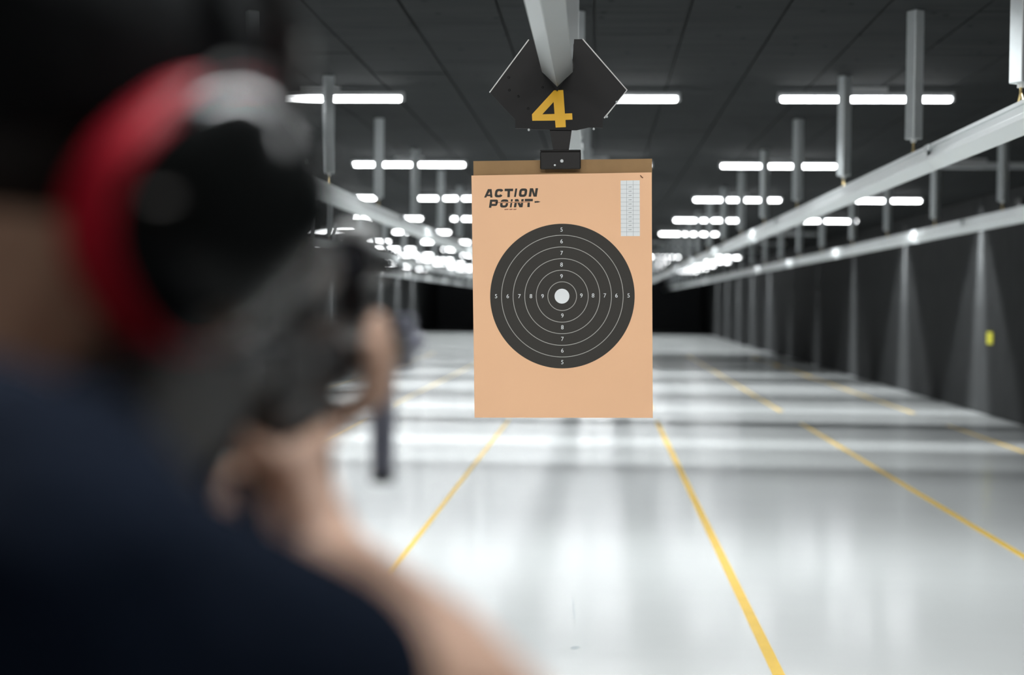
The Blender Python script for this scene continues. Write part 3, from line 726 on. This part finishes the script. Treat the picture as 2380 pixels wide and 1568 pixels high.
pts = [e1] + [hp(0.126 * math.cos(a), 0.046 - 0.045 * math.sin(a), 0.036 + 0.138 * math.sin(a)) for a in [math.pi * (0.22 + 0.56 * k / 14) for k in range(15)]] + [e2]
bm = tube_bm(pts, 0.011, 12)
local(link('head_band', to_me(bm, 'head_band', True), 'foam'), muff)

# safety glasses
gl = empty('safety_glasses', hp(0, 0.09, 0.01)); tag(gl, 'dark blue safety glasses beside the ear muff', 'glasses')
for s in (-1, 1):
    b = bmesh.new(); N = 9; gr = [[b.verts.new(hp(s * (0.008 + 0.062 * i / (N - 1)), 0.118 - 0.034 * (i / (N - 1)) ** 2.2, 0.022 - 0.044 * j / 4 * (1 - 0.25 * (i / (N - 1)) ** 3))) for j in range(5)] for i in range(N)]
    for i in range(N - 1):
        for j in range(4): b.faces.new((gr[i][j], gr[i + 1][j], gr[i + 1][j + 1], gr[i][j + 1]))
    o = local(link('lens', to_me(b, 'lens', True), 'lens'), gl); sd = o.modifiers.new('t', 'SOLIDIFY'); sd.thickness = 0.0022
    local(tube('temple', [hp(s * 0.070, 0.086, 0.014), hp(s * 0.084, 0.060, 0.014), hp(s * 0.086, 0.0, 0.012), hp(s * 0.084, -0.02, 0.002)], 0.0035, 'frame', None, 8), gl)
local(tube('brow_bar', [hp(-0.072, 0.085, 0.023), hp(-0.05, 0.107, 0.024), hp(0, 0.121, 0.025), hp(0.05, 0.107, 0.024), hp(0.072, 0.085, 0.023)], 0.0035, 'frame', None, 8), gl)

# ------------------------------------------------------------------ the rifle
rf = empty('rifle', (GX, 1.0, 1.408)); tag(rf, 'black rifle with red dot sight and foregrip in the shooter\'s hands', 'rifle')
def rp(name, me, m, bev=0.0, parent=None):
    if bev: bevel_me(me, bev)
    return link(name, me, m, parent or rf)
# local frame: y forward, z up, bore on the axis
rp('upper_receiver', to_me(side_prism_bm([(-0.115, -0.014), (0.085, -0.014), (0.085, 0.022), (-0.115, 0.022)], -0.016, 0.016), 'upper_receiver'), 'gun', 0.004)
rp('lower_receiver', to_me(side_prism_bm([(-0.118, -0.012), (0.082, -0.012), (0.082, -0.055), (0.020, -0.058), (0.012, -0.040), (-0.105, -0.040)], -0.013, 0.013), 'lower_receiver'), 'gun', 0.003)
grip = to_me(side_prism_bm([(-0.082, -0.038), (-0.040, -0.038), (-0.060, -0.120), (-0.104, -0.114)], -0.014, 0.014), 'pistol_grip'); rp('pistol_grip', grip, 'polymer', 0.007)
rp('trigger_guard', to_me(tube_bm([(0, -0.040, -0.040), (0, -0.036, -0.064), (0, 0.0, -0.066), (0, 0.016, -0.052)], 0.0035, 8), 'trigger_guard', True), 'gun')
rp('trigger', to_me(tube_bm([(0, -0.012, -0.040), (0, -0.006, -0.052), (0, -0.010, -0.060)], 0.0028, 8), 'trigger', True), 'gun')
mag = to_me(side_prism_bm([(0.022, -0.050), (0.080, -0.050), (0.092, -0.105), (0.104, -0.150), (0.046, -0.162), (0.034, -0.110)], -0.011, 0.011), 'magazine'); rp('magazine', mag, 'polymer', 0.003)
rp('buffer_tube', to_me(tube_bm([(0, -0.300, 0.004), (0, -0.112, 0.004)], 0.0145, 16), 'buffer_tube', True), 'gun')
stk = to_me(side_prism_bm([(-0.385, 0.012), (-0.375, -0.100), (-0.350, -0.104), (-0.300, -0.030), (-0.190, -0.020), (-0.180, 0.018), (-0.360, 0.024)], -0.018, 0.018), 'stock'); rp('stock', stk, 'polymer', 0.006)
rp('butt_pad', to_me(side_prism_bm([(-0.395, 0.016), (-0.386, -0.104), (-0.373, -0.102), (-0.382, 0.018)], -0.019, 0.019), 'butt_pad'), 'foam', 0.003)
hg = bmesh.new(); oct_ = [(0.0235 * math.cos(math.pi / 8 + k * math.pi / 4) * 1.02, 0.0255 * math.sin(math.pi / 8 + k * math.pi / 4)) for k in range(8)]
prism_bm(oct_, 0.085, 0.445, hg); rp('handguard', to_me(hg, 'handguard'), 'gun')
tr = bmesh.new()
box_bm((0.018, 0.545, 0.006), (0, 0.160, 0.026), 0, 1, tr)
for k in range(34): box_bm((0.021, 0.0085, 0.005), (0, -0.105 + 0.0161 * k, 0.0305), 0, 1, tr)
rp('top_rail', to_me(tr, 'top_rail'), 'gun')
for s in (-1, 1):
    for k in range(4):
        rp('vent_slot', to_me(box_bm((0.003, 0.045, 0.010), (s * 0.0222, 0.15 + 0.065 * k, 0.0), 0.001), 'vent_slot'), 'polymer')
rp('barrel', to_me(tube_bm([(0, 0.44, 0), (0, 0.60, 0)], 0.0095, 16), 'barrel', True), 'steelblue')
rp('muzzle_device', to_me(tube_bm([(0, 0.595, 0), (0, 0.60, 0), (0, 0.645, 0), (0, 0.65, 0)], [0.009, 0.0125, 0.0125, 0.011], 16), 'muzzle_device', True), 'steelblue')
rp('gas_block', to_me(box_bm((0.046, 0.050, 0.056), (0, 0.455, 0.004), 0.005, 2), 'gas_block'), 'steelblue')
fg = bmesh.new(); tube_bm([(0, 0.410, -0.024), (0, 0.410, -0.034), (0, 0.409, -0.060), (0, 0.408, -0.120), (0, 0.408, -0.126)], [0.013, 0.0115, 0.0125, 0.0115, 0.010], 18, fg)
fgo = rp('foregrip', to_me(fg, 'foregrip', True), 'steelblue')
rp('foregrip_cap', to_me(tube_bm([(0, 0.408, -0.126), (0, 0.408, -0.134)], 0.0122, 18), 'foregrip_cap'), 'polymer')
# red dot sight on a riser at the front of the rail
rp('sight_mount', to_me(box_bm((0.026, 0.055, 0.028), (0, 0.250, 0.046), 0.003), 'sight_mount'), 'gun')
sb = bmesh.new()
ring_o = [(0.022 * math.cos(2 * math.pi * k / 24), 0.080 + 0.022 * math.sin(2 * math.pi * k / 24)) for k in range(24)]
prism_bm(ring_o, 0.205, 0.295, sb); sight = rp('sight_body', to_me(sb, 'sight_body'), 'gun', 0.002)
rp('sight_lens', to_me(tube_bm([(0, 0.202, 0.080), (0, 0.2055, 0.080)], 0.018, 24), 'sight_lens'), 'lens')
rp('sight_highlight_turret', to_me(tube_bm([(0, 0.250, 0.098), (0, 0.250, 0.112), (0, 0.250, 0.115)], [0.017, 0.017, 0.014], 18), 'sight_highlight_turret'), 'edge')  # pale colour stands in for the bright highlight on top of the sight
rp('sight_dial', to_me(tube_bm([(0.020, 0.250, 0.080), (0.034, 0.250, 0.080)], 0.010, 18), 'sight_dial', True), 'gun')
rp('magnifier_mount', to_me(box_bm((0.028, 0.060, 0.016), (0, 0.010, 0.040), 0.003), 'magnifier_mount'), 'gun')
rp('magnifier', to_me(tube_bm([(0, -0.048, 0.070), (0, -0.044, 0.070), (0, -0.020, 0.070), (0, -0.014, 0.070), (0, 0.048, 0.070), (0, 0.052, 0.070)], [0.021, 0.024, 0.024, 0.021, 0.023, 0.020], 24), 'magnifier', True), 'gun')
rp('magnifier_lens', to_me(tube_bm([(0, -0.0495, 0.070), (0, -0.0475, 0.070)], 0.018, 24), 'magnifier_lens'), 'lens')
rp('rear_sight', to_me(side_prism_bm([(-0.098, 0.032), (-0.068, 0.032), (-0.076, 0.060), (-0.088, 0.060)], -0.012, 0.012), 'rear_sight'), 'gun', 0.002)
rp('charging_handle', to_me(box_bm((0.046, 0.016, 0.007), (0, -0.112, 0.017), 0.002), 'charging_handle'), 'gun')
rp('ejection_cover', to_me(box_bm((0.003, 0.058, 0.014), (0.0165, 0.020, 0.004), 0.001), 'ejection_cover'), 'polymer')
